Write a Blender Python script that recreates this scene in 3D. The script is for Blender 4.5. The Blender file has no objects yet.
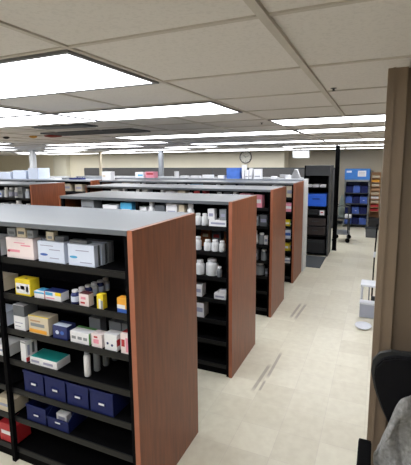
import bpy, bmesh, math, random
from mathutils import Vector, Matrix
random.seed(7)
S = bpy.context.scene
COL = S.collection
PI = math.pi

# ------------------------------------------------------------------ materials
def srgb(r, g, b):
    f = lambda c: (c / 255 / 12.92) if c <= 10 else ((c / 255 + .055) / 1.055) ** 2.4
    return (f(r), f(g), f(b), 1)

def scal(c, k): return (min(c[0] * k, 1), min(c[1] * k, 1), min(c[2] * k, 1), 1)

MATS = {}
def mat(name, col, rough=.5, metal=0, var=.08, scale=9, stretch=(1, 1, 1), spec=.5, coat=0, emis=None, bump=0):
    if name in MATS: return MATS[name]
    m = bpy.data.materials.new(name); m.use_nodes = True
    nt = m.node_tree; N = nt.nodes; L = nt.links
    b = N['Principled BSDF']
    c = srgb(*col)
    tc = N.new('ShaderNodeTexCoord'); mp = N.new('ShaderNodeMapping'); mp.inputs['Scale'].default_value = stretch
    nz = N.new('ShaderNodeTexNoise'); nz.inputs['Scale'].default_value = scale; nz.inputs['Detail'].default_value = 4
    cr = N.new('ShaderNodeValToRGB')
    cr.color_ramp.elements[0].position = .3; cr.color_ramp.elements[1].position = .7
    cr.color_ramp.elements[0].color = scal(c, 1 - var); cr.color_ramp.elements[1].color = scal(c, 1 + var)
    L.new(tc.outputs['Object'], mp.inputs[0]); L.new(mp.outputs[0], nz.inputs['Vector'])
    L.new(nz.outputs[0], cr.inputs[0]); L.new(cr.outputs[0], b.inputs['Base Color'])
    b.inputs['Roughness'].default_value = rough; b.inputs['Metallic'].default_value = metal
    b.inputs['Specular IOR Level'].default_value = spec
    b.inputs['Coat Weight'].default_value = coat; b.inputs['Coat Roughness'].default_value = .25
    if emis:
        b.inputs['Emission Color'].default_value = srgb(*emis[0]); b.inputs['Emission Strength'].default_value = emis[1]
    if bump:
        bp = N.new('ShaderNodeBump'); bp.inputs['Strength'].default_value = bump; bp.inputs['Distance'].default_value = .01
        L.new(nz.outputs[0], bp.inputs['Height']); L.new(bp.outputs[0], b.inputs['Normal'])
    MATS[name] = m
    return m

WOOD = mat('cherry_wood', (124, 66, 36), .45, var=.22, scale=5, stretch=(7, 7, .7), coat=.15)
EDGE = mat('wood_edge', (160, 96, 70), .5, var=.1)
BLK = mat('black_metal', (8, 8, 10), .8, var=.1, spec=.06)
SPINE = mat('navy_black_panel', (8, 9, 16), .7, var=.1, spec=.2)
TOPM = mat('grey_top', (86, 90, 95), .42, 0, var=.06, scale=2)
TOPL = mat('pale_top', (128, 133, 140), .4, 0, var=.04, scale=2)
WHT = mat('white_card', (222, 222, 226), .6, var=.03)
CRD = mat('cool_white_card', (205, 214, 232), .5, var=.03)
PKC = mat('pinkish_white_card', (228, 214, 214), .55, var=.05)
BOT = mat('white_plastic', (215, 217, 220), .35, var=.02)
YEL = mat('yellow_card', (226, 200, 40), .5, var=.05)
ORG = mat('orange_card', (226, 160, 50), .5, var=.05)
BLU = mat('blue_print', (50, 92, 175), .5, var=.08)
NVY = mat('navy_print', (30, 42, 100), .5, var=.08)
CYA = mat('cyan_print', (70, 160, 205), .5, var=.06)
TEA = mat('teal_card', (26, 132, 128), .5, var=.06)
RED = mat('red_print', (176, 40, 48), .5, var=.08)
PNK = mat('pink_print', (222, 140, 160), .5, var=.08)
GRN = mat('green_print', (96, 160, 90), .5, var=.06)
GRY = mat('grey_print', (128, 132, 138), .5, var=.06)
DGR = mat('dark_grey_card', (88, 92, 98), .5, var=.06)
BEI = mat('beige_card', (200, 188, 166), .55, var=.05)
TXT = mat('dark_print', (62, 66, 90), .6, var=.05)
LTX = mat('pale_print', (150, 152, 176), .6, var=.05)
BIN = mat('blue_bin_plastic', (16, 28, 84), .6, var=.1, scale=30, spec=.3)
BBIN = mat('bright_blue_plastic', (38, 98, 215), .4, var=.05)
STL = mat('steel', (150, 154, 158), .35, .7, var=.05)
DST = mat('dark_steel', (62, 66, 70), .4, .5, var=.05)
PART = mat('grey_fabric_panel', (66, 65, 66), .9, var=.06, scale=60)
AMB = mat('amber_plastic', (140, 80, 40), .3, var=.08)
LITGLASS = mat('light_diffuser', (255, 255, 255), .5, emis=((250, 252, 255), 13.0), var=0)
LFR = mat('light_frame', (120, 120, 124), .5)
GRID = mat('ceiling_bar', (196, 190, 184), .6, var=.04)
WALLM = mat('cream_wall', (228, 221, 202), .8, var=.015, scale=3)
WALL2 = mat('shade_toned_wall', (190, 182, 166), .8, var=.015, scale=3)  # wall colour darkened to carry the shade of the far alcove
JAMB = mat('taupe_trim', (112, 97, 82), .6, var=.03, scale=4)
TAN = mat('tan_wood', (176, 136, 100), .5, var=.1)
MATM = mat('rubber_mat', (74, 78, 84), .8, var=.08, scale=40)
FAB = mat('black_upholstery', (13, 13, 17), .85, var=.15, scale=60, spec=.2)
KNIT = mat('grey_knit', (138, 138, 138), .95, var=.28, scale=60, bump=.5)
WPL = mat('white_stool_plastic', (226, 230, 240), .35, var=.02)
PGR = mat('pale_grey_plastic', (176, 182, 200), .4, var=.03)

def floor_mat():
    m = bpy.data.materials.new('vinyl_floor_tiles'); m.use_nodes = True
    nt = m.node_tree; N = nt.nodes; L = nt.links; b = N['Principled BSDF']
    tc = N.new('ShaderNodeTexCoord'); br = N.new('ShaderNodeTexBrick')
    br.offset = 0; br.squash = 1
    br.inputs['Scale'].default_value = 1; br.inputs['Brick Width'].default_value = .305; br.inputs['Row Height'].default_value = .305
    br.inputs['Mortar Size'].default_value = .0022; br.inputs['Mortar Smooth'].default_value = .6
    br.inputs['Color1'].default_value = srgb(224, 220, 203); br.inputs['Color2'].default_value = srgb(212, 207, 189)
    br.inputs['Mortar'].default_value = srgb(204, 197, 184)
    L.new(tc.outputs['Object'], br.inputs['Vector'])
    nz = N.new('ShaderNodeTexNoise'); nz.inputs['Scale'].default_value = 14; nz.inputs['Detail'].default_value = 6
    L.new(tc.outputs['Object'], nz.inputs['Vector'])
    cr = N.new('ShaderNodeValToRGB'); cr.color_ramp.elements[0].position = .35; cr.color_ramp.elements[0].color = (.86, .84, .82, 1)
    cr.color_ramp.elements[1].position = .65; cr.color_ramp.elements[1].color = (1, 1, 1, 1)
    L.new(nz.outputs[0], cr.inputs[0])
    mx = N.new('ShaderNodeMix'); mx.data_type = 'RGBA'; mx.blend_type = 'MULTIPLY'; mx.inputs[0].default_value = .55
    L.new(br.outputs['Color'], mx.inputs[6]); L.new(cr.outputs[0], mx.inputs[7])
    last = mx.outputs[2]
    # scuff marks: thin grey strips, each in its own turned frame
    sep = None
    for (ax, ay, bx, by, w) in ((-.885, 4.02, -.895, 3.42, .017), (-.935, 3.72, -.965, 3.16, .019), (-.90, 3.40, -.905, 3.2, .012), (-.885, 5.62, -.93, 4.95, .020), (-.96, 5.62, -.995, 4.98, .020)):
        ln = math.hypot(bx - ax, by - ay); an = math.atan2(by - ay, bx - ax)
        mp = N.new('ShaderNodeMapping'); mp.vector_type = 'TEXTURE'
        mp.inputs['Location'].default_value = ((ax + bx) / 2, (ay + by) / 2, 0); mp.inputs['Rotation'].default_value = (0, 0, an)
        L.new(tc.outputs['Object'], mp.inputs[0])
        sx = N.new('ShaderNodeSeparateXYZ'); L.new(mp.outputs[0], sx.inputs[0])
        def absless(o, lim):
            a = N.new('ShaderNodeMath'); a.operation = 'ABSOLUTE'; L.new(o, a.inputs[0])
            r = N.new('ShaderNodeMapRange'); r.inputs[1].default_value = lim * .7; r.inputs[2].default_value = lim
            r.inputs[3].default_value = 1; r.inputs[4].default_value = 0; L.new(a.outputs[0], r.inputs[0]); return r.outputs[0]
        mu = N.new('ShaderNodeMath'); mu.operation = 'MULTIPLY'
        L.new(absless(sx.outputs[0], ln / 2), mu.inputs[0]); L.new(absless(sx.outputs[1], w), mu.inputs[1])
        m2 = N.new('ShaderNodeMath'); m2.operation = 'MULTIPLY'; m2.inputs[1].default_value = .55; L.new(mu.outputs[0], m2.inputs[0])
        mm = N.new('ShaderNodeMix'); mm.data_type = 'RGBA'; L.new(m2.outputs[0], mm.inputs[0])
        L.new(last, mm.inputs[6]); mm.inputs[7].default_value = srgb(120, 110, 104); last = mm.outputs[2]
    L.new(last, b.inputs['Base Color'])
    rr = N.new('ShaderNodeMapRange'); rr.inputs[3].default_value = .24; rr.inputs[4].default_value = .38
    L.new(nz.outputs[0], rr.inputs[0]); L.new(rr.outputs[0], b.inputs['Roughness'])
    b.inputs['Specular IOR Level'].default_value = .45
    return m

TX0, TXS, TY0, TYS, CZ = -.9104, .6306, .9983, .5842, 2.44
def ceiling_mat():
    m = bpy.data.materials.new('mineral_ceiling_tiles'); m.use_nodes = True
    nt = m.node_tree; N = nt.nodes; L = nt.links; b = N['Principled BSDF']
    tc = N.new('ShaderNodeTexCoord')
    mp = N.new('ShaderNodeMapping'); mp.inputs['Location'].default_value = (-TX0 / TXS, -TY0 / TYS, 0); mp.inputs['Scale'].default_value = (1 / TXS, 1 / TYS, 1)
    fl = N.new('ShaderNodeVectorMath'); fl.operation = 'FLOOR'
    wn = N.new('ShaderNodeTexWhiteNoise'); wn.noise_dimensions = '2D'
    L.new(tc.outputs['Object'], mp.inputs[0]); L.new(mp.outputs[0], fl.inputs[0]); L.new(fl.outputs[0], wn.inputs['Vector'])
    cr = N.new('ShaderNodeValToRGB'); cr.color_ramp.elements[0].color = srgb(217, 213, 212); cr.color_ramp.elements[1].color = srgb(226, 222, 221)
    L.new(wn.outputs['Value'], cr.inputs[0])
    nz = N.new('ShaderNodeTexNoise'); nz.inputs['Scale'].default_value = 90; L.new(tc.outputs['Object'], nz.inputs['Vector'])
    c2 = N.new('ShaderNodeValToRGB'); c2.color_ramp.elements[0].position = .35; c2.color_ramp.elements[0].color = (.88, .88, .88, 1); c2.color_ramp.elements[1].position = .5
    L.new(nz.outputs[0], c2.inputs[0])
    mx = N.new('ShaderNodeMix'); mx.data_type = 'RGBA'; mx.blend_type = 'MULTIPLY'; mx.inputs[0].default_value = .6
    L.new(cr.outputs[0], mx.inputs[6]); L.new(c2.outputs[0], mx.inputs[7]); L.new(mx.outputs[2], b.inputs['Base Color'])
    b.inputs['Roughness'].default_value = .9
    return m

# ------------------------------------------------------------------ mesh tools
class MB:
    def __init__(s): s.bm = bmesh.new()
    def box(s, x0, x1, y0, y1, z0, z1, bev=0, rot=None):
        r = bmesh.ops.create_cube(s.bm, size=1)
        vs = r['verts']
        for v in vs:
            v.co = Vector(((x0 + x1) / 2 + v.co.x * (x1 - x0), (y0 + y1) / 2 + v.co.y * (y1 - y0), (z0 + z1) / 2 + v.co.z * (z1 - z0)))
        if rot is not None: bmesh.ops.transform(s.bm, matrix=rot, verts=vs)
        if bev:
            es = list({e for v in vs for e in v.link_edges})
            bmesh.ops.bevel(s.bm, geom=es, offset=bev, segments=2, profile=.7, affect='EDGES')
        return s
    def tube(s, pts, r, seg=10):
        pts = [Vector(p) for p in pts]; rings = []
        for i, p in enumerate(pts):
            a = pts[max(i - 1, 0)]; b = pts[min(i + 1, len(pts) - 1)]
            t = (b - a).normalized(); u = t.orthogonal().normalized() if i == 0 else (u0 - t * u0.dot(t)).normalized()
            u0 = u; w = t.cross(u)
            rr = r[i] if isinstance(r, (list, tuple)) else r
            rings.append([s.bm.verts.new(p + (u * math.cos(2 * PI * k / seg) + w * math.sin(2 * PI * k / seg)) * rr) for k in range(seg)])
        for a, b in zip(rings, rings[1:]):
            for k in range(seg): s.bm.faces.new((a[k], a[(k + 1) % seg], b[(k + 1) % seg], b[k]))
        s.bm.faces.new(rings[0][::-1]); s.bm.faces.new(rings[-1])
        return s
    def lathe(s, prof, c=(0, 0, 0), seg=20, axis='Z', sx=1, sy=1):
        rings = []
        for r, z in prof:
            ring = []
            for k in range(seg):
                a = 2 * PI * k / seg; x, y = r * math.cos(a) * sx, r * math.sin(a) * sy
                v = (x, y, z) if axis == 'Z' else (x, z, y)
                ring.append(s.bm.verts.new(Vector(c) + Vector(v)))
            rings.append(ring)
        for a, b in zip(rings, rings[1:]):
            for k in range(seg): s.bm.faces.new((a[k], a[(k + 1) % seg], b[(k + 1) % seg], b[k]))
        s.bm.faces.new(rings[0][::-1]); s.bm.faces.new(rings[-1])
        return s
    def prism(s, pts, y0, y1):        # outline in x,z pushed along y
        a = [s.bm.verts.new((x, y0, z)) for x, z in pts]; b = [s.bm.verts.new((x, y1, z)) for x, z in pts]
        s.bm.faces.new(a); s.bm.faces.new(b[::-1])
        for i in range(len(pts)):
            j = (i + 1) % len(pts); s.bm.faces.new((a[j], a[i], b[i], b[j]))
        return s
    def build(s, name, m, parent=None, loc=None, rz=0, smooth=False):
        bmesh.ops.recalc_face_normals(s.bm, faces=s.bm.faces[:])
        me = bpy.data.meshes.new(name); s.bm.to_mesh(me); s.bm.free()
        me.materials.append(m)
        if smooth:
            for p in me.polygons: p.use_smooth = True
            try: me.set_sharp_from_angle(angle=math.radians(38))
            except Exception: pass
        o = bpy.data.objects.new(name, me); COL.objects.link(o)
        if parent is not None: o.parent = parent
        if loc is not None: o.location = loc
        o.rotation_euler.z = rz
        return o

def tag(o, label, cat, group=None):
    o['label'] = label; o['category'] = cat
    if group: o['group'] = group
    return o
def thing(name, label, cat, loc=(0, 0, 0), rz=0, group=None):
    o = bpy.data.objects.new(name, None); COL.objects.link(o); o.empty_display_size = .1
    o.location = loc; o.rotation_euler.z = rz
    return tag(o, label, cat, group)
def struct(o): o['kind'] = 'structure'; return o
def copy_tree(o, parent=None):
    c = o.copy(); COL.objects.link(c); c.parent = parent
    for ch in [k for k in bpy.data.objects if k.parent == o]: copy_tree(ch, c)
    return c

# ------------------------------------------------------------------ the room
XL, XR, YB, YF = -17.2, 2.4, -2.6, 13.6
struct(MB().box(XL - .1, XR + .1, YB - .1, YF + .1, -.1, 0).build('floor', floor_mat()))
struct(MB().box(XL - .1, XR + .1, YB - .1, YF + .1, CZ, CZ + .1).build('ceiling', ceiling_mat()))
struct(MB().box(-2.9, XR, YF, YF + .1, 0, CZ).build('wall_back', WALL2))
struct(MB().box(XL, -2.9, 12.95, YF, 0, CZ).build('wall_clock', WALLM))
struct(MB().box(-12.75, -12.05, 12.72, 12.95, 0, CZ).build('wall_pilaster', mat('pale_wall', (214, 210, 194), .8, var=.015)))
struct(MB().box(XL - .1, XL, YB, YF, 0, CZ).build('wall_left', WALLM))
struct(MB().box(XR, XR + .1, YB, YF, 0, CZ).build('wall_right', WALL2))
struct(MB().box(XL, XR, YB - .1, YB, 0, CZ).build('wall_front', WALLM))
struct(MB().box(.035, XR, 1.78, 1.90, 0, CZ).build('wall_doorway', JAMB))
cs = MB().box(.012, .085, 1.755, 1.78, 0, CZ, .003); cs.box(.012, .035, 1.78, 1.90, 0, CZ)
cs.box(.030, .040, 1.748, 1.755, 0, CZ)
struct(cs.build('trim_1', mat('taupe_casing', (128, 111, 94), .5, var=.03)))
struct(MB().box(XL, -2.9, 12.93, 12.95, 0, .1).build('baseboard_clock', DST))
struct(MB().box(-2.9, XR, YF - .02, YF, 0, .1).build('baseboard_back', DST))

# ceiling lights
LAMPS = []
pat = {-2: (0, 2, 4), -1: (-1, 1, 3), 0: (0, 3, 5), 1: (0, 1, 4), 2: (-1, 5), 3: (-1, 0, 1, 4, 6), 4: (2, 3, 5, 7), 5: (-1, 0, 1, 3, 4, 6),  # negative rows: unseen panels added behind the camera for bounce light
       6: (2, 5, 8), 7: (-1, 0, 3, 4, 6, 7), 8: (1, 2, 5, 8), 9: (-1, 0, 1, 2, 3, 4, 5, 6, 7, 8)}
for j, ks in pat.items():
    for k in ks: LAMPS.append((TX0 - 2 * TXS * k, TY0 + 2 * TYS * j))   # right edge x, near edge y
LAMPS.append((TX0 - 2 * TXS, TY0 + TYS))
W2 = 2 * TXS
w_, d_ = W2 / 2 - .012, TYS / 2 - .012
fr = MB()
for a in ((-w_, w_, -d_, -d_ + .018), (-w_, w_, d_ - .018, d_), (-w_, -w_ + .018, -d_ + .018, d_ - .018), (w_ - .018, w_, -d_ + .018, d_ - .018)):
    fr.box(a[0], a[1], a[2], a[3], -.012, 0)
WORDS = ['first', 'second', 'third', 'fourth', 'fifth', 'sixth', 'seventh', 'eighth', 'ninth', 'tenth', 'eleventh', 'twelfth', 'thirteenth', 'fourteenth', 'fifteenth', 'sixteenth', 'seventeenth', 'eighteenth']
proto = None
LAMPS.sort(key=lambda t: (t[1], -t[0]))
def lamp_label(x, y):
    rows = sorted({round(b, 2) for a, b in LAMPS if b > .9})
    if y < .9: return 'white fluorescent ceiling panel near the doorway, added unseen behind the camera for bounce light'
    r = rows.index(round(y, 2)); same = sorted([a for a, b in LAMPS if round(b, 2) == round(y, 2)], reverse=True)
    p = same.index(x)
    if r == 0 and p == 0: return 'big bright white ceiling panel light right above the front gondola'
    return 'white ceiling panel light, %s row from the front, %s from the aisle side' % (WORDS[r], WORDS[p])
for i, (x, y) in enumerate(LAMPS):
    if y < TY0 + TYS * .5 and y < .9: pass
    if proto is None:
        proto = thing('ceiling_light', '', 'ceiling light', (0, 0, 0), 0, 'fluorescent ceiling panels')
        fr.build('frame', LFR, proto)
        MB().box(-w_ + .018, w_ - .018, -d_ + .018, d_ - .018, -.009, -.002).build('diffuser', LITGLASS, proto)
        o = proto
    else: o = copy_tree(proto)
    o.location = (x - TXS, y + TYS / 2, CZ - .0005)
    o['label'] = lamp_label(x, y)

# suspended grid bars, leaving out the middles of the light fixtures
g = MB(); blocked = set()
for x, y in LAMPS:
    blocked.add((round((x - TXS - TX0) / TXS), round((y - TY0) / TYS)))
nx0, nx1 = -25, 5; ny0, ny1 = -6, 21
for i in range(nx0, nx1 + 1):
    x = TX0 + i * TXS; run = None
    for j in range(ny0, ny1 + 1):
        free = (i, j) not in blocked and j < ny1
        if free and run is None: run = j
        if not free and run is not None:
            ww = .012 if i == 1 else .009
            g.box(x - ww, x + ww, max(TY0 + run * TYS, YB), min(TY0 + j * TYS, YF), CZ - (.012 if i == 1 else .006), CZ); run = None
for j in range(ny0, ny1 + 1):
    y = TY0 + j * TYS
    if YB < y < YF: g.box(XL, XR, y - .008, y + .008, CZ - .005, CZ)
struct(g.build('trim_2', GRID))

# ceiling fittings
v = thing('ceiling_vent', 'dark slotted air vent in the ceiling beside stained tiles', 'vent', (-2.85, 3.02, CZ - .001))
MB().box(-.32, .32, -.11, .11, -.008, 0).build('backing', DST, v)
for k in range(4):
    MB().box(-.31, .31, -.09 + k * .05, -.065 + k * .05, -.016, -.008).build('slat', GRY, v)
v = thing('ceiling_diffuser', 'wide dark grey ceiling air grille behind the slotted vent', 'vent', (-3.05, 3.7, CZ - .001))
MB().box(-.62, .62, -.17, .17, -.010, 0).build('backing', mat('vent_dark', (70, 72, 72), .7), v)
MB().box(-.64, .64, -.19, -.17, -.016, 0).box(-.64, .64, .17, .19, -.016, 0).box(-.64, -.62, -.17, .17, -.016, 0).box(.62, .64, -.17, .17, -.016, 0).build('frame', DGR, v)
for k in range(5):
    MB().box(-.62, .62, -.14 + k * .062, -.125 + k * .062, -.014, -.010).build('slat', DGR, v)
for nm, lb, x, y, c, sx in (('paper_decoration', 'dark red paper decoration pinned flat under the ceiling', -3.8, 3.82, mat('dark_red_paper', (128, 40, 36), .8), .13),
                            ('paper_decoration', 'small orange paper decoration pinned under the ceiling beside the red one', -4.12, 3.8, mat('orange_paper', (190, 140, 60), .8), .06),
                            ('paper_decoration', 'small black paper decoration pinned under the ceiling at the row end', -4.55, 3.75, mat('black_paper', (40, 36, 40), .8), .05)):
    b = MB(); b.lathe([(sx * .6, 0), (sx, -.006), (sx * .9, -.02), (sx * .3, -.03)], seg=14, sy=.7)
    tag(b.build(nm, c, loc=(x, y, CZ - .006), smooth=True), lb, 'decoration', 'paper decorations')
for x, y, lb in ((-1.03, 3.62, 'small metal sprinkler head in the ceiling in front of a long light'), (-.23, 2.1, 'small sprinkler head beside the wide ceiling bar over the aisle')):
    t = thing('sprinkler', lb, 'sprinkler', (x, y, CZ)); t.scale = (.55, .55, .4)
    MB().lathe([(.028, 0), (.028, -.004), (.01, -.008), (.009, -.03)], seg=12).build('collar', DST, t, smooth=True)
    MB().lathe([(.003, -.03), (.018, -.032), (.018, -.036), (.003, -.037)], seg=12).build('deflector', DST, t)

# ------------------------------------------------------------------ gondolas
SZ = [1.478, 1.233, .986, .765, .553, .338, .10]
HT, DEP = 1.722, .78
def gondola(label, x0, x1, y0, name='shelf_unit', top=TOPM, panel=WOOD, dep=DEP, bay=1.0, height=HT, wood_left=True, levels=SZ):
    """x1 = aisle end. Local origin = front aisle-side corner on the floor."""
    t = thing(name, label, 'shelving', (x1, y0, 0), 0, 'shelving gondolas')
    L_ = x1 - x0; yc = dep / 2
    MB().box(-L_, -.032, -.012, dep + .002, height - .030, height, .003).build('top_panel', top, t)
    MB().box(-.030, 0, -.006, dep, 0, height, .003).build('end_panel', panel, t)
    MB().box(-.031, .001, -.0085, -.006, .004, height - .004).build('edge_banding', EDGE if panel is WOOD else panel, t)
    if wood_left: MB().box(-L_ - .028, -L_, -.006, dep, 0, height, .003).build('end_panel', panel, t)
    MB().box(-L_, -.030, yc - .012, yc + .012, .08, height - .03).build('back_panel', SPINE, t)
    MB().box(-L_, -.030, .03, dep - .03, 0, .08).build('base', BLK, t)
    nb = max(1, round(L_ / bay)); bw = (L_ - .03) / nb
    for k in range(nb + 1):
        x = -.030 - k * bw
        xx0, xx1 = (x - .03, x) if k == 0 else ((x, x + .03) if k == nb else (x - .015, x + .015))
        MB().box(xx0, xx1, .0, .03, 0, height - .03).build('upright', BLK, t)
    for s in (0, 1):
        for z in levels:
            b = MB(); r = MB()
            for k in range(nb):
                xa, xb = -.030 - (k + 1) * bw + .016, -.030 - k * bw - .016
                if k == 0: xb -= .014
                if k == nb - 1: xa += .014
                if s == 0: b.box(xa, xb, .032, yc - .013, z - .022, z)
                else: b.box(xa, xb, yc + .013, dep - .012, z - .022, z)
                if s == 0:
                    r.box(xa, xb, .022, .030, z - .036, z + .004)
                    n = int((xb - xa) / .055)
                    for q in range(n): r.box(xa + .02 + q * .055, xa + .045 + q * .055, .0205, .022, z - .008, z - .004)
            sh = b.build('shelf', BLK, t)
            if s == 0: r.build('shelf_rail', mat('rail_black', (14, 14, 16), .45, 0, spec=.3), sh)
            else: r.bm.free()
    return t
Y0 = [1.705 + 1.603 * n for n in range(6)]
gondola('front shelving gondola with cherry wood end panel and grey metal top', -3.3, -1.185, Y0[0])
gondola('second shelving gondola along the aisle, narrower in view, with wood end panel', -3.24, -1.208, Y0[1])
gondola('third shelving gondola along the aisle with a cherry wood end panel', -4.25, -1.235, Y0[2])
gondola('fourth shelving gondola along the aisle, its wood end panel before a white edge', -5.3, -1.263, Y0[3])
WP = mat('white_panel', (214, 216, 220), .5, var=.02)
gondola('white shelving unit standing back to back with the fourth wood-ended gondola', -6.4, -1.235, Y0[3] + DEP + .02, top=TOPL, panel=WP, dep=.32, height=1.75)
gondola('pale topped shelving row beside the black equipment rack, past the white unit', -8.2, -1.66, 9.05, top=TOPL, panel=WP, dep=.5, height=1.70)
gondola('shelving gondola across the cross aisle with a wide cherry wood end', -7.6, -5.45, Y0[2], wood_left=False)
gondola('far shelving gondola across the cross aisle, only its wood end top showing', -8.6, -5.50, Y0[3], wood_left=False, top=TOPL)
gondola('pale topped shelving row far across the cross aisle under white posts', -12.0, -8.5, 8.3, wood_left=False, top=TOPL, panel=WP, height=1.70)

# ------------------------------------------------------------------ goods
def pbox(name, label, cat, group, x0, y0, z, w, d, h, m, panels=(), rz=0, bev=.002):
    """x0 = -X side, y0 = front; panels = (face,u0,u1,v0,v1,mat,partname)"""
    if group == 'goods on the front gondola' and x0 > -2.22:
        x0 -= .028 if x0 < -1.36 else .010
        d *= .62
    b = MB().box(-w / 2, w / 2, -d / 2, d / 2, 0, h, bev)
    o = b.build(name, m, loc=(x0 + w / 2, y0 + d / 2, z + .0005), rz=rz)
    tag(o, label, cat, group)
    e = .0009
    for face, u0, u1, v0, v1, pm, pn in panels:
        q = MB()
        if face == 'f': q.box(-w / 2 + u0 * w, -w / 2 + u1 * w, -d / 2 - e, -d / 2 + e, v0 * h, v1 * h)
        if face == 'r': q.box(w / 2 - e, w / 2 + e, -d / 2 + u0 * d, -d / 2 + u1 * d, v0 * h, v1 * h)
        if face == 't': q.box(-w / 2 + u0 * w, -w / 2 + u1 * w, -d / 2 + v0 * d, -d / 2 + v1 * d, h - e, h + e)
        if face == 'e': q.lathe([(w * (u1 - u0) / 2, -d / 2 - e), (w * (u1 - u0) / 2, -d / 2 + e)], c=(-w / 2 + (u0 + u1) / 2 * w, 0, (v0 + v1) / 2 * h), axis='Y', sy=(v1 - v0) * h / ((u1 - u0) * w), seg=18)
        q.build(pn, pm, o)
    return o
def bottle(name, label, cat, group, x, y, z, r, h, m=None, cap=None, band=None, oval=1):
    m = m or BOT; cap = cap or WHT
    bh = h * .80
    b = MB().lathe([(r * .9, 0), (r, .004), (r, bh * .82), (r * .93, bh * .9), (r * .62, bh), (r * .62, bh + .004)], seg=18, sy=oval)
    o = tag(b.build(name, m, loc=(x, y, z + .0005), smooth=True), label, cat, group)
    MB().lathe([(r * .7, bh + .003), (r * .74, bh + .006), (r * .74, h - .004), (r * .68, h)], seg=18, sy=oval).build('cap', cap, o, smooth=True)
    if band: MB().lathe([(r + .0008, bh * .2), (r + .0008, bh * .7)], seg=18, sy=oval).build('label', band, o, smooth=True)
    return o
def sbin(label, x0, y0, z, w, d, h, m, front=.85, group=None, card=True):
    t = thing('storage_bin', label, 'bin', (x0 + w / 2, y0, z + .0005), 0, group)
    k = .004; hf = h * front
    b = MB(); b.box(-w / 2, w / 2, 0, d, 0, k); b.box(-w / 2, w / 2, d - k, d, k, h); b.box(-w / 2, w / 2, 0, k, k, hf)
    for sx in (-1, 1):
        xa = sx * w / 2; xb = sx * (w / 2 - k)
        vs = [(0, k), (0, hf), (d * .3, h), (d, h), (d, k)]
        A = [b.bm.verts.new((xa, y, zz)) for y, zz in vs]; B = [b.bm.verts.new((xb, y, zz)) for y, zz in vs]
        b.bm.faces.new(A); b.bm.faces.new(B[::-1])
        for i in range(5): b.bm.faces.new((A[i], A[(i + 1) % 5], B[(i + 1) % 5], B[i]))
    b.build('bin_shell', m, t)
    MB().box(-w / 2 - .002, w / 2 + .002, -.004, .0, hf - .014, hf + .002).build('rim', m, t)
    if card:
        c = MB().box(-w * .16, w * .18, -.005, -.0005, h * .38, h * .38 + h * .15).build('label_holder', m, t)
        MB().box(-w * .10, w * .13, -.0062, -.005, h * .40, h * .48).build('label_card', WHT, c)
    return t

# ---- front gondola, facing side.  YF1 = line of item fronts
YI = Y0[0] + .036
G1 = 'goods on the front gondola'
def lines(u0, u1, vs, m=LTX, dv=.05): return [('f', u0, u1, v, v + dv, m, 'printed_line') for v in vs]
# white cartons in three stacks of slices on the top shelf
pbox('medicine_carton', 'pinkish white carton on the top shelf of the front gondola', 'box', G1, -2.165, YI, 1.478, .235, .11, .135, PKC,
     [('f', .1, .5, .30, .42, PNK, 'printed_patch'), ('e', .04, .14, .28, .4, RED, 'printed_dot'), ('f', .55, .9, .62, .68, PNK, 'printed_line'), ('f', .3, .7, .74, .78, PNK, 'printed_line')])
pbox('medicine_carton', 'cool white carton with a blue oval mark, middle of the top shelf', 'box', G1, -1.890, YI, 1.478, .210, .11, .13, CRD,
     [('e', .08, .38, .30, .42, BLU, 'printed_oval'), ('f', .45, .85, .60, .64, LTX, 'printed_line'), ('f', .45, .8, .2, .24, LTX, 'printed_line'), ('f', .1, .6, .78, .82, LTX, 'printed_line')])
for k, lb in enumerate(('cool white carton with a cyan stroke, frontmost of three on the top shelf',
                        'white carton directly behind the cyan marked one on the top shelf',
                        'grey white carton, hindmost of the three slices on the top shelf')):
    pbox('medicine_carton', lb, 'box', G1, -1.648 + .004 * k, YI + .06 * k, 1.478, .195, .085, .13, CRD if k < 2 else GRY,
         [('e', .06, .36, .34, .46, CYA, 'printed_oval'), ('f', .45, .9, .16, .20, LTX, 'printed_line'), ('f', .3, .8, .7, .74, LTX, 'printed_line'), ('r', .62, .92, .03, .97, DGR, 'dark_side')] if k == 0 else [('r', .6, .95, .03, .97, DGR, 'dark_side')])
pbox('medicine_carton', 'white carton behind the pinkish one on the top shelf', 'box', G1, -2.15, YI + .12, 1.478, .22, .1, .12, WHT)
# small things on top of the cartons
for k, (x, w, h, m, c) in enumerate(((-2.16, .07, .055, GRY, 'grey'), (-2.075, .075, .065, BEI, 'beige grey'), (-1.985, .05, .05, GRY, 'dull grey'))):
    pbox('small_box', '%s small box lying on top of the pinkish white carton' % c, 'box', G1, x, YI + .012, 1.6155, w, .07, h, m, [('f', .15, .85, .3, .6, DGR, 'printed_patch')])
pbox('small_box', 'beige small box lying on the cool white carton with blue oval', 'box', G1, -1.835, YI + .02, 1.6105, .06, .06, .055, BEI, [('f', .2, .8, .2, .5, GRY, 'printed_patch')])
pbox('small_box', 'flat dark grey box lying on the cool white carton with blue oval', 'box', G1, -1.765, YI + .02, 1.6105, .07, .07, .03, DGR)
pbox('small_box', 'flat grey box lying on the cyan marked carton', 'box', G1, -1.64, YI + .01, 1.6105, .13, .07, .02, DGR, [('t', .1, .6, .2, .6, GRY, 'printed_patch')])

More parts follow.
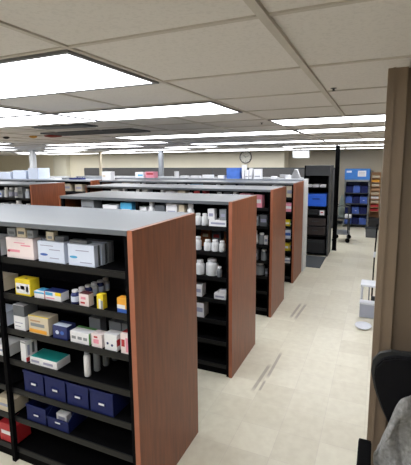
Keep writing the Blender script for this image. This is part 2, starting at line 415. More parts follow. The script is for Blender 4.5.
# second shelf
z = 1.233
pbox('medicine_box', 'bright yellow box with white front label on the second shelf', 'box', G1, -2.115, YI, z, .135, .12, .108, YEL,
     [('f', .06, .94, .12, .74, WHT, 'label'), ('e', .10, .26, .34, .52, TXT, 'printed_dot'), ('f', .36, .62, .36, .6, PNK, 'printed_patch'), ('t', .45, .58, .3, .5, TXT, 'printed_dot'), ('f', .7, .86, .25, .6, LTX, 'printed_line')])
pbox('medicine_box', 'low white and light blue box beside the bright yellow box', 'box', G1, -1.95, YI, z, .082, .10, .047, WHT,
     [('t', .1, 1, .2, 1, CYA, 'top_band'), ('f', .0, 1, .66, .9, CYA, 'printed_band')])
pbox('medicine_box', 'white box with blue top and yellow corner on the second shelf', 'box', G1, -1.862, YI, z, .135, .11, .056, WHT,
     [('t', 0, 1, 0, 1, NVY, 'top_band'), ('f', .66, 1, .62, 1, YEL, 'yellow_corner'), ('f', .06, .5, .55, .9, CYA, 'printed_band'), ('f', .1, .6, .2, .32, PNK, 'printed_line'), ('f', .0, .04, 0, 1, RED, 'red_edge')])
for k in range(6):
    bottle('pill_bottle', 'white and navy small bottle, %s from the front of the slanting file' % WORDS[k], 'bottle', G1, -1.664 + .004 * k, YI + .026 + .053 * k, z, .026, .084, NVY if k % 2 == 0 else BOT, WHT, CRD)
pbox('medicine_box', 'pale pink box with dark lid on the second shelf', 'box', G1, -1.585, YI, z, .072, .075, .076, PKC,
     [('t', 0, 1, 0, 1, mat('maroon_print', (90, 40, 50), .5), 'dark_lid'), ('f', .2, .7, .55, .75, PNK, 'printed_patch'), ('f', .15, .6, .2, .34, RED, 'printed_patch')])
pbox('medicine_box', 'upright slim yellow box with white stripe on the second shelf', 'box', G1, -1.452, YI, z, .046, .06, .088, YEL,
     [('f', .3, .62, .02, .7, WHT, 'white_stripe'), ('f', .62, .95, .02, .6, GRY, 'grey_stripe')])
pbox('medicine_box', 'orange box with blue and white base next to the wood end', 'box', G1, -1.325, YI, z, .078, .075, .086, ORG,
     [('f', 0, 1, .0, .28, BLU, 'blue_base'), ('f', 0, .7, .28, .55, WHT, 'white_band'), ('r', 0, 1, 0, .4, BEI, 'beige_side')])
# third shelf
z = .986
pbox('medicine_carton', 'white carton carrying a dark grey box on the third shelf', 'box', G1, -2.155, YI, z, .10, .18, .095, WHT,
     [('f', .1, .8, .5, .56, LTX, 'printed_line'), ('f', .1, .6, .25, .3, LTX, 'printed_line')])
pbox('medicine_box', 'dark grey box with white top edge stacked on a white carton', 'box', G1, -2.155, YI, z + .0965, .10, .18, .075, DGR,
     [('t', 0, 1, 0, .35, WHT, 'white_edge')])
pbox('medicine_box', 'beige box with orange lower stripe on the third shelf', 'box', G1, -2.02, YI, z, .17, .14, .118, BEI,
     [('f', .02, .9, .06, .26, ORG, 'orange_stripe'), ('f', .1, .8, .42, .6, GRY, 'printed_patch'), ('f', .1, .6, .7, .78, TAN, 'printed_line'), ('t', 0, 1, 0, .1, YEL, 'yellow_edge')])
pbox('medicine_box', 'navy blue box with white top panel on the third shelf', 'box', G1, -1.815, YI, z, .115, .13, .085, NVY,
     [('t', .05, 1, .05, .6, CRD, 'top_panel'), ('e', .2, .45, .35, .65, CRD, 'printed_ring'), ('e', .55, .8, .35, .65, BLU, 'printed_ring')])
pbox('medicine_box', 'white box with green edges lying on the third shelf', 'box', G1, -1.672, YI, z, .145, .13, .072, WHT,
     [('t', 0, 1, .75, 1, GRN, 'green_edge'), ('f', .08, .3, .35, .6, GRY, 'printed_patch'), ('f', .4, .62, .35, .6, GRY, 'printed_patch'), ('f', .7, .9, .35, .6, GRY, 'printed_patch'), ('r', 0, .16, 0, 1, GRN, 'green_edge')])
pbox('medicine_box', 'small pink printed white box on the third shelf', 'box', G1, -1.508, YI, z, .078, .1, .082, PKC,
     [('f', .2, .7, .3, .62, PNK, 'printed_patch'), ('f', .25, .6, .72, .85, RED, 'printed_patch')])
pbox('medicine_box', 'white box with two dark dots and red side on third shelf', 'box', G1, -1.41, YI, z, .088, .1, .1, WHT,
     [('e', .16, .34, .34, .5, NVY, 'printed_dot'), ('e', .52, .7, .26, .42, NVY, 'printed_dot'), ('r', 0, .5, .3, .7, RED, 'red_side')])
pbox('medicine_box', 'tall white and pink box at the wood end, third shelf', 'box', G1, -1.312, YI, z, .07, .1, .122, PKC,
     [('f', .08, .4, .35, .7, RED, 'printed_patch'), ('f', .5, .9, .1, .8, PNK, 'printed_patch'), ('t', 0, 1, .3, 1, RED, 'red_top')])
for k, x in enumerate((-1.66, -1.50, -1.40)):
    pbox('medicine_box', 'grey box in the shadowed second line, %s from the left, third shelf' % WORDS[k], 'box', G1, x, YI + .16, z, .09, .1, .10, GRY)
# fourth shelf
z = .765
pbox('medicine_box', 'upright white box with a red foot on the fourth shelf', 'box', G1, -2.115, YI, z, .055, .14, .145, WHT,
     [('r', 0, .8, .02, .22, RED, 'red_foot'), ('r', .55, .75, .35, .85, DGR, 'dark_stripe'), ('r', .15, .35, .3, .8, LTX, 'printed_line'), ('f', .0, 1, .9, .97, GRY, 'printed_line')], rz=-.12)
pbox('medicine_box', 'flat white box with a teal lid on the fourth shelf', 'box', G1, -2.035, YI + .0, z, .235, .19, .052, WHT,
     [('t', .02, .98, .02, .98, TEA, 'teal_lid'), ('f', .05, .35, .3, .6, LTX, 'printed_patch'), ('f', .5, .85, .3, .6, LTX, 'printed_patch')], rz=0)
for k in range(4):
    b = MB().lathe([(.019, 0), (.021, .004), (.021, .128), (.019, .134), (.013, .138), (.013, .142)], seg=16)
    o = tag(b.build('tube_bottle', [WHT, GRY, GRY, DGR][k], loc=(-1.605 + .012 * k, YI + .03 + .075 * k, z + .0005), smooth=True),
            'slim pale cylinder standing on the fourth shelf, %s of four from the front' % WORDS[k], 'bottle', G1)
    MB().lathe([(.015, .141), (.015, .158), (.013, .160)], seg=16).build('cap', GRY, o, smooth=True)
# bins
for k in range(4):
    sbin('dark blue storage bin on the fifth shelf, %s from the bay post' % WORDS[k], -2.135 + .187 * k, YI, .553, .178, .2, .152, BIN, .98, 'dark blue bins on the front gondola')
    # a little content inside
sbin('tall fronted dark blue bin on the sixth shelf beside the post', -2.135, YI, .338, .178, .2, .122, BIN, .95, 'dark blue bins on the front gondola')
sbin('low fronted dark blue bin on the sixth shelf, beside the tall one', -1.948, YI, .338, .185, .2, .12, BIN, .62, 'dark blue bins on the front gondola')
pbox('medicine_box', 'white box inside the low fronted dark blue bin', 'box', G1, -1.868, YI + .03, .3425, .09, .07, .088, WHT, [('f', .2, .8, .5, .8, LTX, 'printed_patch')])
# bay beyond the post
XB = -2.235
for k, (z, h, m, c) in enumerate(((1.478, .12, WHT, 'white'), (1.233, .09, BEI, 'beige'), (.986, .10, CRD, 'cool white'), (.765, .08, WHT, 'plain white'), (.338, .10, BEI, 'beige'), (.10, .14, RED, 'red'))):
    pbox('medicine_box', '%s box past the bay post, %s shelf of the front gondola' % (c, WORDS[SZ.index(z)]), 'box', G1, XB - .19, YI, z, .16, .13, h, m,
         [('f', .1, .8, .4, .6, LTX if m is not RED else WHT, 'printed_patch')])

# ---- generic goods
def mk(kind, label, group, x, y, z, w, h, col):
    if kind == 'b': return bottle('pill_bottle', label, 'bottle', group, x + w / 2, y + w / 2, z, w / 2, h, col, WHT, None)
    if kind == 'l': return bottle('pill_bottle', label, 'bottle', group, x + w / 2, y + w / 2, z, w / 2, h, col, WHT, LTX)
    return pbox('medicine_box', label, 'box', group, x, y, z, w, min(.14, w * 1.2), h, col, [('f', .12, .88, .35, .65, PP.get(col.name, LTX), 'printed_patch')])
PP = {'white_card': LTX, 'cool_white_card': BLU, 'yellow_card': WHT, 'pink_print': WHT, 'grey_print': DGR, 'cyan_print': WHT, 'green_print': WHT}
CN = {'white_card': 'white', 'cool_white_card': 'cool white', 'yellow_card': 'yellow', 'pink_print': 'pink', 'red_print': 'red', 'grey_print': 'grey', 'cyan_print': 'light blue',
      'green_print': 'green', 'beige_card': 'beige', 'white_plastic': 'white', 'dark_grey_card': 'dark grey', 'navy_print': 'navy', 'blue_print': 'blue', 'amber_plastic': 'amber', 'orange_card': 'orange',
      'bright_blue_plastic': 'bright blue', 'pinkish_white_card': 'pale pink'}
def row_items(items, rown, y, z, group):
    """items = (kind,x,w,h,mat); first item is nearest the wood end"""
    items = sorted(items, key=lambda t: -t[1])
    sn = WORDS[SZ.index(z)] if z in SZ else ''
    for i, (k, x, w, h, m) in enumerate(items):
        nm = 'bottle' if k in 'bl' else 'box'
        mk(k, '%s %s, %s from the aisle end, %s shelf, %s gondola' % (CN[m.name], nm, WORDS[i], sn, rown), group, x, y, z, w, h, m)

# second gondola
y2 = Y0[1] + .04; G2 = 'goods on the second gondola'
row_items([('x', -2.99, .17, .205, GRY), ('x', -2.70, .19, .16, WHT), ('x', -2.47, .14, .19, CYA), ('x', -2.28, .13, .15, WHT), ('l', -2.14, .07, .21, BOT), ('x', -2.05, .11, .18, DGR),
           ('x', -1.92, .12, .20, WHT), ('x', -1.78, .06, .19, BEI), ('b', -1.70, .07, .20, BOT), ('x', -3.17, .12, .10, DGR),
           ('b', -1.615, .062, .115, BOT), ('b', -1.545, .062, .115, BOT), ('x', -1.46, .19, .06, WHT)], 'second', y2, 1.478, G2)
for k, (x, m, c) in enumerate(((-1.50, WHT, 'white'), (-1.38, GRY, 'grey'))):
    pbox('medicine_box', '%s flat box raised on the top shelf stack of the second gondola' % c, 'box', G2, x + .03, y2 + .0, 1.5415, .07, .06, .10, m, [('f', .2, .8, .3, .6, LTX, 'printed_patch')])
row_items([('b', -1.625, .07, .13, BOT), ('b', -1.525, .075, .105, BOT), ('b', -1.445, .072, .11, BOT), ('b', -1.365, .062, .105, BOT)], 'second', y2, 1.233, G2)
for k, (x, m, c) in enumerate(((-1.63, AMB, 'amber'), (-1.51, DGR, 'dark grey'), (-1.38, AMB, 'brown'))):
    pbox('medicine_box', '%s box behind the white bottles, second shelf of the second gondola' % c, 'box', G2, x, y2 + .19, 1.233, .10, .1, .165, m, [('f', .2, .8, .6, .8, RED if k else BEI, 'printed_patch')])
row_items([('b', -1.62, .09, .145, BOT), ('b', -1.515, .125, .165, BOT), ('b', -1.385, .05, .10, GRY)], 'second', y2, .986, G2)
row_items([('x', -1.63, .09, .12, WHT), ('x', -1.41, .12, .055, WHT)], 'second', y2, .765, G2)
pbox('medicine_box', 'tilted white box lying on the fourth shelf box of the second gondola', 'box', G2, -1.36, y2 + .01, .8215, .08, .06, .035, WHT, [('t', .2, .8, .2, .7, LTX, 'printed_patch')], rz=.2)
row_items([('x', -1.62, .10, .15, WHT)], 'second', y2, .553, G2)
# third gondola
y3 = Y0[2] + .04; G3 = 'goods on the third gondola'
it = []; x = -1.36
seq3 = [('x', .13, .17, PNK), ('x', .16, .18, PNK), ('x', .05, .20, WHT), ('x', .12, .19, DGR), ('b', .08, .19, BOT), ('x', .10, .12, GRY), ('x', .18, .20, RED), ('b', .08, .18, BOT), ('x', .12, .2, BEI),
        ('x', .17, .19, WHT), ('b', .09, .2, BOT), ('x', .14, .15, CYA), ('x', .20, .2, WHT), ('x', .12, .17, GRY), ('b', .09, .21, BOT), ('x', .16, .19, WHT), ('x', .10, .16, NVY), ('x', .16, .19, WHT)]
for k, w, h, m in seq3:
    x -= w + .02 + .03 * random.random()
    if x < -4.15: break
    it.append((k, x, w, h, m))
row_items(it, 'third', y3, 1.478, G3)
row_items([('x', -1.56, .12, .13, GRY), ('x', -1.42, .10, .15, DGR)], 'third', y3, 1.233, G3)
row_items([('b', -1.55, .10, .17, BOT), ('b', -1.44, .08, .15, GRY), ('x', -1.355, .05, .12, WHT)], 'third', y3, .986, G3)
row_items([('x', -1.55, .11, .14, DGR), ('b', -1.41, .09, .15, GRY)], 'third', y3, .765, G3)
row_items([('b', -1.49, .13, .17, GRY), ('x', -1.34, .05, .1, DGR)], 'third', y3, .553, G3)
# fourth gondola
y4 = Y0[3] + .04; G4 = 'goods on the fourth gondola'
it = []; x = -1.42
for k, w, h, m in [('x', .18, .2, WHT), ('x', .12, .18, BEI), ('x', .22, .17, WHT), ('x', .1, .2, NVY), ('x', .2, .19, WHT), ('b', .1, .2, BOT), ('x', .2, .16, GRY), ('x', .2, .2, CYA), ('x', .22, .19, WHT), ('x', .14, .2, GRY),
                   ('x', .24, .19, WHT), ('x', .14, .18, WHT), ('x', .2, .2, WHT), ('x', .22, .2, BEI)]:
    x -= w + .04 + .05 * random.random()
    if x < -4.9: break
    it.append((k, x, w, h, m))
row_items([('x', -1.42, .12, .19, BEI)] + it, 'fourth', y4, 1.478, G4)
row_items([('x', -1.45, .14, .15, PNK)], 'fourth', y4, 1.233, G4)
row_items([('x', -1.45, .10, .10, YEL), ('x', -1.345, .04, .08, GRN)], 'fourth', y4, .986, G4)
row_items([('x', -1.45, .13, .16, CRD)], 'fourth', y4, .765, G4)
row_items([('x', -1.44, .08, .13, YEL), ('x', -1.35, .055, .15, YEL)], 'fourth', y4, .553, G4)
row_items([('x', -1.45, .14, .09, WHT)], 'fourth', y4, .338, G4)
# gondola across the cross aisle: jumble of bottles on its front
G5 = 'goods on the gondola across the cross aisle'
for zi in (0, 1, 2):
    it = []; x = -5.55
    for q in range(9):
        k = random.choice('bblx'); w = random.uniform(.07, .13); x -= w + random.uniform(.015, .05)
        it.append((k, x, w, random.uniform(.12, .2), random.choice([BOT, BOT, GRY, WHT, CRD])))
    row_items(it, 'cross-aisle', Y0[2] + .04, SZ[zi], G5)
it = []; x = -5.7
for q in range(8):
    w = random.uniform(.1, .2); x -= w + random.uniform(.05, .15); it.append(('x', x, w, random.uniform(.14, .2), random.choice([WHT, GRY, BEI])))
row_items(it, 'far cross-aisle', Y0[3] + .04, 1.48, 'goods on the far gondola across the cross aisle')

# things standing on the tops
def topbox(label, x, y, z, w, d, h, m, panels=(), rz=0, name='carton'): return pbox(name, label, 'box', 'cartons on top of the shelving', x, y, z, w, d, h, m, panels, rz)
TOP5 = 1.75
sbin('blue tote box on top of the white shelving beneath the clock', -2.80, 7.335, TOP5, .27, .24, .21, mat('muted_blue_plastic', (70, 112, 196), .5, var=.15), .98, None, False)
pbox('tall_box', 'narrow white box standing against the blue tote box on the shelving', 'box', None, -2.49, 7.37, TOP5, .05, .18, .27, WHT)
for k, (x, w, h, c) in enumerate(((-2.42, .07, .17, 'squat white'), (-2.335, .05, .20, 'slim white'), (-2.24, .14, .19, 'wide white'))):
    topbox('%s carton on the white shelving, near the blue tote box' % c, x, 7.36, TOP5, w, .12, h, WHT, [('f', .1, .9, .2, .3, GRY, 'printed_line')])
for k, (x, w, h) in enumerate(((-3.0, .14, .06), (-3.35, .22, .07), (-3.62, .2, .05), (-4.0, .05, .14), (-3.86, .16, .05), (-1.9, .10, .05), (-1.62, .09, .07))):
    topbox('low white carton on the white shelving, %s along from the clock side' % WORDS[k], x, 7.36, TOP5, w, .12, h, WHT)
topbox('red and pink carton on the white shelving beside the grey post', -4.72, 7.36, TOP5, .22, .16, .13, PNK, [('f', .1, .9, .5, .8, RED, 'printed_patch')])
topbox('white carton on the white shelving beside the red and pink one', -4.99, 7.36, TOP5, .22, .16, .12, WHT, [('f', .3, .9, .3, .6, CYA, 'printed_patch')])
topbox('large white carton at the cross aisle end of the fourth gondola top', -5.27, 6.56, HT, .22, .14, .18, WHT, [('f', .1, .4, .4, .6, BEI, 'printed_patch')])
t = MB().prism([(-.11, 0), (-.02, .20), (.03, .19), (.11, 0)], -.07, .07).build('folded_sign', WHT, loc=(-1.79, 9.25, 1.7005))
tag(t, 'white folded paper tent sign on the pale shelving beside the black rack', 'sign')
topbox('low white carton beside the white folded tent sign', -2.15, 9.15, 1.70, .22, .15, .07, WHT)
topbox('small white carton along from the white folded tent sign', -2.75, 9.15, 1.70, .14, .15, .09, WHT)
# far row beyond the cross aisle
topbox('big pale carton on the far cross-aisle gondola by the white post', -7.45, 6.65, HT, .30, .35, .25, CRD)
topbox('pale blue carton on the far cross-aisle gondola, beside the taller one', -7.95, 6.65, HT, .42, .35, .2, CRD)
topbox('long pale blue carton on the far cross-aisle gondola end', -8.5, 6.65, HT, .48, .35, .16, CRD)
for k, x in enumerate((-6.5, -6.28, -6.1)):
    topbox('small dark flat carton on the far cross-aisle gondola, %s of three' % WORDS[k], x, 6.7, HT, .15, .15, .04, NVY if k else GRY)

# ------------------------------------------------------------------ posts and partitions
def post(label, x, y, w, m):
    t = thing('utility_post', label, 'post', (x, y, 0))
    MB().box(-w / 2, w / 2, -w / 2, w / 2, 0, CZ - .02, .004).build('pole', m, t)
    MB().box(-w * .8, w * .8, -w * .8, w * .8, CZ - .02, CZ - .003).build('ceiling_collar', m, t)
post('thick white utility post from the ceiling beside the pale cartons', -8.42, 7.7, .12, BOT)
post('thin cream utility post from the ceiling above the far cartons', -8.35, 10.35, .07, BEI)
post('grey utility post from the ceiling beside the red and pink carton', -5.75, 9.8, .11, GRY)

def partition(label, x0, x1, y, h, n):
    t = thing('cubicle_partition', label, 'partition', (x0, y, 0), 0, 'dark grey cubicle partitions')
    w = (x1 - x0) / n
    for k in range(n): MB().box(k * w + .01, (k + 1) * w - .01, -.03, .03, .05, h - .03, .004).build('fabric_panel', PART, t)
    MB().box(0, x1 - x0, -.035, .035, h - .03, h).build('top_rail', DST, t)
    for k in range(n + 1): MB().box(k * w - .01, k * w + .01, -.034, .034, 0, h - .03).build('frame_post', DST, t)
partition('dark grey cubicle partition beyond the shelving on the clock wall side', -10.7, -5.2, 12.3, 1.89, 4)
partition('dark grey cubicle partition below the clock and behind the blue tote box', -5.18, -1.15, 12.3, 1.89, 3)

# clock
t = thing('wall_clock', 'round wall clock with dark rim on the cream wall', 'clock', (-4.235, 12.95, 2.24))
t.scale = (1.45, 1, 1.45)
MB().lathe([(.135, 0), (.150, -.012), (.150, -.03), (.130, -.036), (.130, -.02)], axis='Y', seg=32).build('rim', mat('clock_rim', (52, 50, 48), .4), t, smooth=True)
MB().lathe([(.130, -.0205), (.130, -.024)], axis='Y', seg=32).build('face', mat('clock_face', (226, 224, 214), .5), t)
for k in range(12):
    a = k * PI / 6; MB().box(-.004, .004, -.0255, -.0242, .100, .118, rot=Matrix.Rotation(a, 4, 'Y')).build('hour_mark', TXT, t)
MB().box(-.004, .004, -.028, -.0262, -.015, .07, rot=Matrix.Rotation(math.radians(-50), 4, 'Y')).build('hour_hand', BLK, t)
MB().box(-.003, .003, -.030, -.0285, -.02, .10, rot=Matrix.Rotation(math.radians(70), 4, 'Y')).build('minute_hand', BLK, t)

# hanging sign
t = thing('hanging_sign', 'blank white box sign hanging from the ceiling over the equipment rack', 'sign', (-1.80, 9.9, 2.17))
MB().box(-.20, .20, -.06, .06, -.01, .17, .006).build('sign_box', mat('sign_white', (190, 192, 194), .5), t)
for sx in (-.15, .15): MB().tube([(sx, 0, .17), (sx, 0, CZ - 2.17 - .003)], .006).build('hanger_rod', DST, t)
MB().box(-.28, .28, -.02, .02, CZ - 2.17 - .035, CZ - 2.17 - .02).build('cross_bar', DGR, t)

# ------------------------------------------------------------------ equipment rack
RX0, RX1, RY0, RY1, RH = -1.50, -.95, 8.70, 9.30, 1.99
t = thing('equipment_rack', 'tall black open equipment rack at the aisle end of the shelving', 'rack', (RX0, RY0, 0))
w, d = RX1 - RX0, RY1 - RY0
DG = mat('rack_grey', (58, 60, 64), .55, .1, var=.06)
MB().box(w - .03, w, .0, d, 0, RH, .003).build('side_panel', DG, t)
MB().box(0, .03, .0, d, 0, RH, .003).build('side_panel', BLK, t)
MB().box(.03, w - .03, d - .02, d, .05, RH).build('back_panel', SPINE, t)
MB().box(.03, w - .03, 0, d - .02, RH - .22, RH, .002).build('header_panel', DG, t)
RS = [1.52, 1.10, .90, .46, .06]
for z in RS: MB().box(.03, w - .03, .0, d - .02, z - .03, z, .002).build('shelf', BLK, t)
for x, lb in ((-1.455, 'small white tray, inmost on the rack shelf over the blue bin'), (-1.315, 'small white tray in the middle of the rack shelf over the blue bin'), (-1.165, 'small white tray beside the rack side over the blue bin')):
    pbox('paper_tray', lb, 'tray', 'white trays on the rack', x, RY0 + .03, 1.52, .12, .2, .055, WHT, [('f', .1, .9, .3, .5, LTX, 'printed_line')])
o = thing('storage_bin', 'bright blue storage bin on the black equipment rack', 'bin', (-1.455, RY0 + .02, 1.1005))
MB().box(0, .44, 0, .34, 0, .25, .02).build('bin_shell', BBIN, o)
MB().box(-.006, .446, -.008, .348, .25, .275, .006).build('lid', BBIN, o)
MB().box(.14, .30, -.012, 0, .15, .18, .003).build('handle', mat('deep_blue_plastic', (24, 66, 160), .4), o)
o = thing('printer', 'black desktop printer on the rack under the bright blue bin', 'printer', (-1.45, RY0 + .03, .9005))
MB().box(0, .42, 0, .36, 0, .13, .012).build('printer_body', mat('printer_black', (28, 28, 32), .35), o)
MB().box(.04, .24, -.03, .0, .03, .05, .003).build('paper_tray', DST, o)
MB().box(.30, .40, -.004, 0, .01, .115).build('label', WHT, o)
MB().box(.32, .37, -.006, -.004, .06, .08).build('printed_mark', RED, o)
for k in range(2):
    o = thing('file_drawer_box', 'black drawer box on the rack, %s' % ('upper of the two stacked ones' if k else 'lower of the two stacked ones'), 'drawer', (-1.46, RY0 + .02, .4605 + .20 * k), 0, 'black drawer boxes on the rack')
    MB().box(0, .45, .012, .4, 0, .19, .004).build('body', DST if k == 0 else BLK, o)
    f = MB().box(.006, .444, 0, .012, .008, .182, .003).build('drawer_front', mat('dark_brown_front', (46, 38, 38), .45), o)
    MB().box(.16, .29, -.012, 0, .1, .115, .002).build('handle', DST, f)
pbox('storage_box', 'black storage box on the lowest shelf of the equipment rack', 'box', None, -1.46, RY0 + .02, .06, .44, .4, .3, mat('matte_black_box', (34, 34, 38), .5), [('f', .1, .9, .8, .85, DST, 'lid_line')])
# tall black post
t = thing('support_post', 'tall thin black post reaching the ceiling beside the equipment rack', 'post', (-.885, 9.42, 0))
MB().box(-.045, .045, -.05, .05, 0.012, CZ - .004, .004).build('pole', BLK, t)
MB().box(-.055, .055, -.06, .06, 0, .012).build('foot_plate', DST, t)
# mat on the floor
b = MB(); b.box(-1.42, -.97, 7.66, 8.62, 0.001, .012, .004)
tag(b.build('floor_mat', MATM), 'dark grey rubber floor mat in front of the equipment rack', 'mat')

# ------------------------------------------------------------------ far end: trolley, blue rack, literature rack, bin
t = thing('utility_cart', 'steel utility cart on casters beside the tall black post', 'cart', (-1.02, 10.35, 0))
for x, y in ((.04, 0), (.36, .05), (.04, .55), (.36, .6)):
    MB().tube([(x, y, .1), (x, y, .92)], .014, 8).build('post', DST, t)
    c = MB().box(x - .02, x + .02, y - .012, y + .012, .06, .12).build('caster', DST, t)
    MB().lathe([(.05, -.02), (.058, -.012), (.058, .012), (.05, .02)], c=(x, y, .06), axis='Y', seg=18).build('wheel', BLK, c, smooth=True)
for z in (.22, .62): MB().box(.02, .38, -.02, .62, z, z + .02, .003).build('shelf', STL if z < .5 else DST, t)
MB().tube([(.04, 0, .92), (.2, 0, .96), (.36, .05, .92)], .012, 8).build('handle', DST, t)
MB().tube([(.04, .55, .92), (.2, .6, .96), (.36, .6, .92)], .012, 8).build('handle', DST, t)
o = tag(MB().box(-.07, .07, -.07, .07, 0, .05, .02).lathe([(.07, .05), (.08, .2), (.06, .42), (.02, .55), (.01, .58)], seg=12, sy=.7).build('cloth_bag', mat('sage_cloth', (112, 122, 118), .9, bump=.3), loc=(-.84, 10.5, .641), smooth=True),
        'greenish grey bag standing on the utility cart', 'bag')
pbox('paper_stack', 'white paper stack on the upper shelf of the utility cart', 'paper', None, -.75, 10.45, .64, .15, .2, .07, WHT)

BX0, BX1, BY0, BH = -.985, -.25, 13.0, 1.84
t = thing('bin_rack', 'tall blue wire rack with a blue header against the far wall', 'rack', (BX0, BY0, 0))
w = BX1 - BX0
for x in (.015, w - .015):
    for y in (.015, .435): MB().box(x - .015, x + .015, y - .015, y + .015, 0, 1.5).build('upright', STL, t)
h_ = MB().box(0, w, 0, .45, 1.50, BH, .006).build('header', mat('header_blue', (50, 116, 196), .45), t)
MB().box(.38, .62, -.004, 0, 1.60, 1.78).build('header_label', WHT, h_)
MB().box(.05, .20, -.004, 0, 1.72, 1.78).build('header_label', CRD, h_)
for k in range(3): MB().box(.41, .59, -.006, -.004, 1.64 + .04 * k, 1.652 + .04 * k).build('label_line', LTX, h_)
MB().box(0, w, 0, .03, 1.44, 1.50).build('front_rail', STL, t)
MB().box(.03, w - .03, .43, .445, .1, 1.5).build('back_panel', mat('deep_navy', (34, 44, 86), .5), t)
MB().box(0.0, .012, .03, .42, .1, 1.44).build('side_panel', STL, t); MB().box(w - .012, w, .03, .42, .1, 1.44).build('side_panel', STL, t)
LZ = [.10, .43, .76, 1.09]
for z in LZ: MB().box(.012, w - .012, .0, .43, z - .03, z, .002).build('shelf', DST, t)
for r, z in enumerate(LZ):
    for k in range(3):
        sbin('blue bin in the far blue rack, %s shelf up, %s from the trolley side' % (WORDS[r], WORDS[k]), BX0 + .045 + .218 * k, BY0 + .02, z, .205, .36, .22, BIN if (r + k) % 2 else mat('mid_blue_bin', (66, 96, 180), .35), .9, 'blue bins in the far rack', (r * k) % 3 == 1)
# literature rack
t = thing('literature_rack', 'slim tan wooden slotted rack beside the blue bin rack', 'rack', (-.225, 13.15, 0))
MB().box(0, .02, 0, .3, 0, 1.72).build('side_panel', TAN, t); MB().box(.26, .28, 0, .3, 0, 1.72).build('side_panel', TAN, t)
MB().box(.02, .26, .28, .3, 0, 1.72).build('back_panel', TAN, t)
for k in range(9):
    z = .5 + k * .13
    MB().box(.02, .26, .0, .28, z, z + .015).build('shelf', TAN, t)
for k in range(9):
    z = .5155 + k * .13
    col = [RED, RED, BEI, WHT, BEI, TAN, BEI, ORG, BEI][k]
    pbox('folder', '%s folder stack in the slotted rack, %s slot from the bottom' % (['red', 'dark red', 'beige', 'white', 'cream', 'tan', 'pale', 'orange', 'sandy'][k], WORDS[k]), 'folder', 'folders in the slotted rack', -.225 + .03, 13.18, z, .22, .2, .07, col)
pbox('black_case', 'black case standing before the tan slotted rack', 'case', None, -.225, 12.75, 0, .30, .25, .35, mat('case_black', (32, 32, 36), .5), [('f', .1, .9, .82, .88, DST, 'lid_line')])
o = thing('waste_bin', 'small dark grey waste bin on the far floor before the racks', 'bin', (-.11, 11.45, 0))
b = MB(); A = []
for z, s_ in ((0, .9), (.26, 1)):
    A.append([b.bm.verts.new((sx * .155 * s_, sy * .12 * s_, z)) for sx, sy in ((-1, -1), (1, -1), (1, 1), (-1, 1))])
A.append([b.bm.verts.new((sx * .145, sy * .11, .26)) for sx, sy in ((-1, -1), (1, -1), (1, 1), (-1, 1))])
A.append([b.bm.verts.new((sx * .13, sy * .10, .02)) for sx, sy in ((-1, -1), (1, -1), (1, 1), (-1, 1))])
for p, q in zip(A, A[1:]):
    for i in range(4): b.bm.faces.new((p[i], p[(i + 1) % 4], q[(i + 1) % 4], q[i]))
b.bm.faces.new(A[0][::-1]); b.bm.faces.new(A[3])
b.build('bucket', mat('waste_grey', (84, 88, 94), .5), o)
MB().box(-.165, .165, -.13, -.115, .245, .27).box(-.165, .165, .115, .13, .245, .27).box(-.165, -.15, -.115, .115, .245, .27).box(.15, .165, -.115, .115, .245, .27).build('rim', DST, o)

# ------------------------------------------------------------------ behind the doorway edge: step stool, dish, pole
t = thing('step_stool', 'white two-step plastic stool on the floor beside the doorway trim', 'stool', (.02, 5.35, 0))
MB().box(-.17, .17, .10, .36, .405, .435, .012).build('top_step', WPL, t)
MB().box(-.17, .17, -.02, .11, .20, .225, .010).build('lower_step', WPL, t)
MB().box(-.165, .165, -.012, 0.0, .02, .20, .004).build('front_panel', PGR, t)
for sx in (-1, 1):
    MB().tube([(sx * .155, .34, 0), (sx * .15, .33, .41)], .014, 8).build('leg', WPL, t)
    MB().tube([(sx * .155, .12, .0), (sx * .15, .12, .41)], .014, 8).build('leg', WPL, t)
    MB().box(sx * .16 - .006, sx * .16 + .006, 0, .34, .02, .05).build('side_rail', WPL, t)
MB().tube([(-.06, .115, .22), (-.06, .115, .41)], .008, 8).build('brace', STL, t); MB().tube([(.06, .115, .22), (.06, .115, .41)], .008, 8).build('brace', STL, t)
b = MB().lathe([(.05, 0), (.085, .006), (.1, .022), (.092, .024), (.078, .012), (.01, .009)], seg=28, sx=1.0, sy=1.25)
tag(b.build('plastic_dish', WPL, loc=(-.085, 5.06, .001), smooth=True), 'white oval plastic dish on the floor before the step stool', 'dish')
t = thing('broom', 'thin dark broom with a white grip behind the doorway trim', 'broom', (-.004, 5.9, 0))
MB().tube([(.0, 0, .14), (.004, .0, .72)], .010, 8).build('handle', BLK, t)
MB().tube([(.004, .0, .72), (.008, 0, .80)], .016, 8).build('white_grip', WPL, t)
MB().tube([(.008, .0, .80), (.020, 0, 1.2)], .010, 8).build('handle', BLK, t)
MB().box(-.01, .20, -.02, .02, .07, .14, .006).build('brush_head', DST, t)
MB().box(-.005, .195, -.016, .016, 0.001, .07).build('bristles', GRY, t)

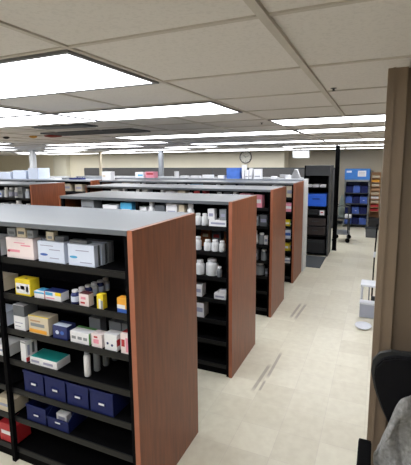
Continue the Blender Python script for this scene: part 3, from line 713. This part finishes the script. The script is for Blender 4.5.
# ------------------------------------------------------------------ chair by the doorway
t = thing('drafting_chair', 'black high-backed drafting chair standing against the doorway wall', 'chair', (.172, 1.34, 0))
def back_outline(grow):
    pts = []
    prof = [(0.0, 0), (.04, .05), (.075, .12), (.12, .20), (.155, .28), (.172, .34), (.168, .385), (.14, .42), (.09, .438), (0, .442)]
    for x, z in prof: x = x * .86 + .0; pts.append((x + (grow if x > 0 else 0), z + (grow if z > .3 else (-grow if z < .1 else 0))))
    return pts + [(-x, z) for x, z in pts[::-1][1:-1]]
MB().prism([(x, z + .875) for x, z in back_outline(.012)], .292, .31).build('back_shell', mat('shell_grey', (40, 42, 44), .5), t)
pad = MB().prism([(x, z + .875) for x, z in back_outline(0)], .262, .292)
bmesh.ops.bevel(pad.bm, geom=pad.bm.edges[:], offset=.006, segments=2, affect='EDGES')
pad.build('backrest', FAB, t)
MB().box(-.03, .03, .31, .33, .66, 1.05, .004).build('back_bracket', DST, t)
sd = MB().box(-.23, .23, -.24, .22, .68, .75, .03); sd.build('seat', FAB, t, smooth=True)
MB().box(-.06, .06, -.1, .32, .655, .68, .004).build('seat_plate', DST, t)
MB().lathe([(.03, .12), (.03, .40), (.02, .40), (.02, .66)], seg=14).build('gas_column', DST, t, smooth=True)
MB().lathe([(.17, .30), (.185, .30), (.185, .315), (.17, .315)], seg=24).build('foot_ring', STL, t)
for k in range(5):
    a = 2 * PI * k / 5 + .3; c_, s_ = math.cos(a), math.sin(a)
    lg = MB().tube([(0, 0, .13), (c_ * .14, s_ * .14, .11), (c_ * .27, s_ * .27, .085)], [.026, .022, .016], 8).build('base_leg', BLK, t, smooth=True)
    MB().lathe([(.02, -.02), (.027, -.014), (.027, .014), (.02, .02)], c=(c_ * .27, s_ * .27, .0275), axis='Y', seg=14).box(c_ * .27 - .008, c_ * .27 + .008, s_ * .27 - .01, s_ * .27 + .01, .03, .09).build('caster', BLK, lg)
for sx in (-1, 1):
    MB().tube([(sx * .12, .10, .69), (sx * .165, .10, .70), (sx * .168, .11, .93)], .012, 8).build('arm_post', DST, t)
    MB().box(sx * .168 - .025, sx * .168 + .025, .0, .235, .93, .955, .01).build('armrest', BLK, t)
# jacket thrown over the chair: folded cloth surface with thickness
bm = bmesh.new(); nu, nv = 30, 24; grid = []
def jacket_top(v):
    k = min(1, v / .34); k = k * k * (3 - 2 * k)
    return .955 + .235 * k - .05 * max(0, v - .75) * 4 * max(0, v - .75)
for i in range(nu + 1):
    rw = []
    for j in range(nv + 1):
        u, v = i / nu, j / nv
        zt = jacket_top(v); zb = .765 + .008 * math.sin(11 * v)
        x = .045 + .25 * v + .008 * math.sin(9 * u + 2)
        z = zt + (zb - zt) * u
        fold = .011 * math.sin(17 * v + 3.5 * u) + .007 * math.sin(31 * v - 5 * u) + .006 * math.sin(14 * u + 6 * v)
        y = 1.572 - .015 - .085 * u ** 1.6 - .02 * math.sin(PI * min(1, u * 4)) * (u < .25) + fold
        rw.append(bm.verts.new((x, y, z)))
    grid.append(rw)
for i in range(nu):
    for j in range(nv): bm.faces.new((grid[i][j], grid[i + 1][j], grid[i + 1][j + 1], grid[i][j + 1]))
mb = MB(); mb.bm.free(); mb.bm = bm
jk = mb.build('folded_jacket', KNIT, loc=(0, 0, 0), smooth=True)
so = jk.modifiers.new('thick', 'SOLIDIFY'); so.thickness = .016; so.offset = 0
ss = jk.modifiers.new('sub', 'SUBSURF'); ss.levels = 1; ss.render_levels = 1
tag(jk, 'mottled grey knitted jacket hanging against the back of the black drafting chair', 'jacket')

# ------------------------------------------------------------------ camera, world, view
f, yaw, p, r, cx, cy = 388.9972, .4121, .1491, -.0080, 208.3543, 220.5462
F = Vector((-math.sin(yaw) * math.cos(p), math.cos(yaw) * math.cos(p), -math.sin(p)))
R_ = Vector((math.cos(yaw), math.sin(yaw), 0)); U = R_.cross(F)
R2 = R_ * math.cos(r) + U * math.sin(r); U2 = -R_ * math.sin(r) + U * math.cos(r)
M = Matrix((R2, U2, -F)).transposed().to_4x4(); M.translation = (0, 0, 2.08)
cam = bpy.data.cameras.new('camera'); co = bpy.data.objects.new('camera', cam); COL.objects.link(co)
co.matrix_world = M
cam.sensor_fit = 'HORIZONTAL'; cam.sensor_width = 36; cam.lens = f / 411 * 36
cam.shift_x = (205.5 - cx) / 411; cam.shift_y = (cy - 232.5) / 411
cam.clip_start = .05; cam.clip_end = 100
S.camera = co
w = bpy.data.worlds.new('world'); S.world = w; w.use_nodes = True
w.node_tree.nodes['Background'].inputs[0].default_value = (.6, .65, .7, 1); w.node_tree.nodes['Background'].inputs[1].default_value = .1
S.view_settings.view_transform = 'Standard'; S.view_settings.look = 'None'; S.view_settings.gamma = 1
S.view_settings.use_curve_mapping = False; S.view_settings.exposure = -.68
S.cycles.use_denoising = True
S.cycles.max_bounces = 8; S.cycles.diffuse_bounces = 5
S.cycles.sample_clamp_indirect = 8
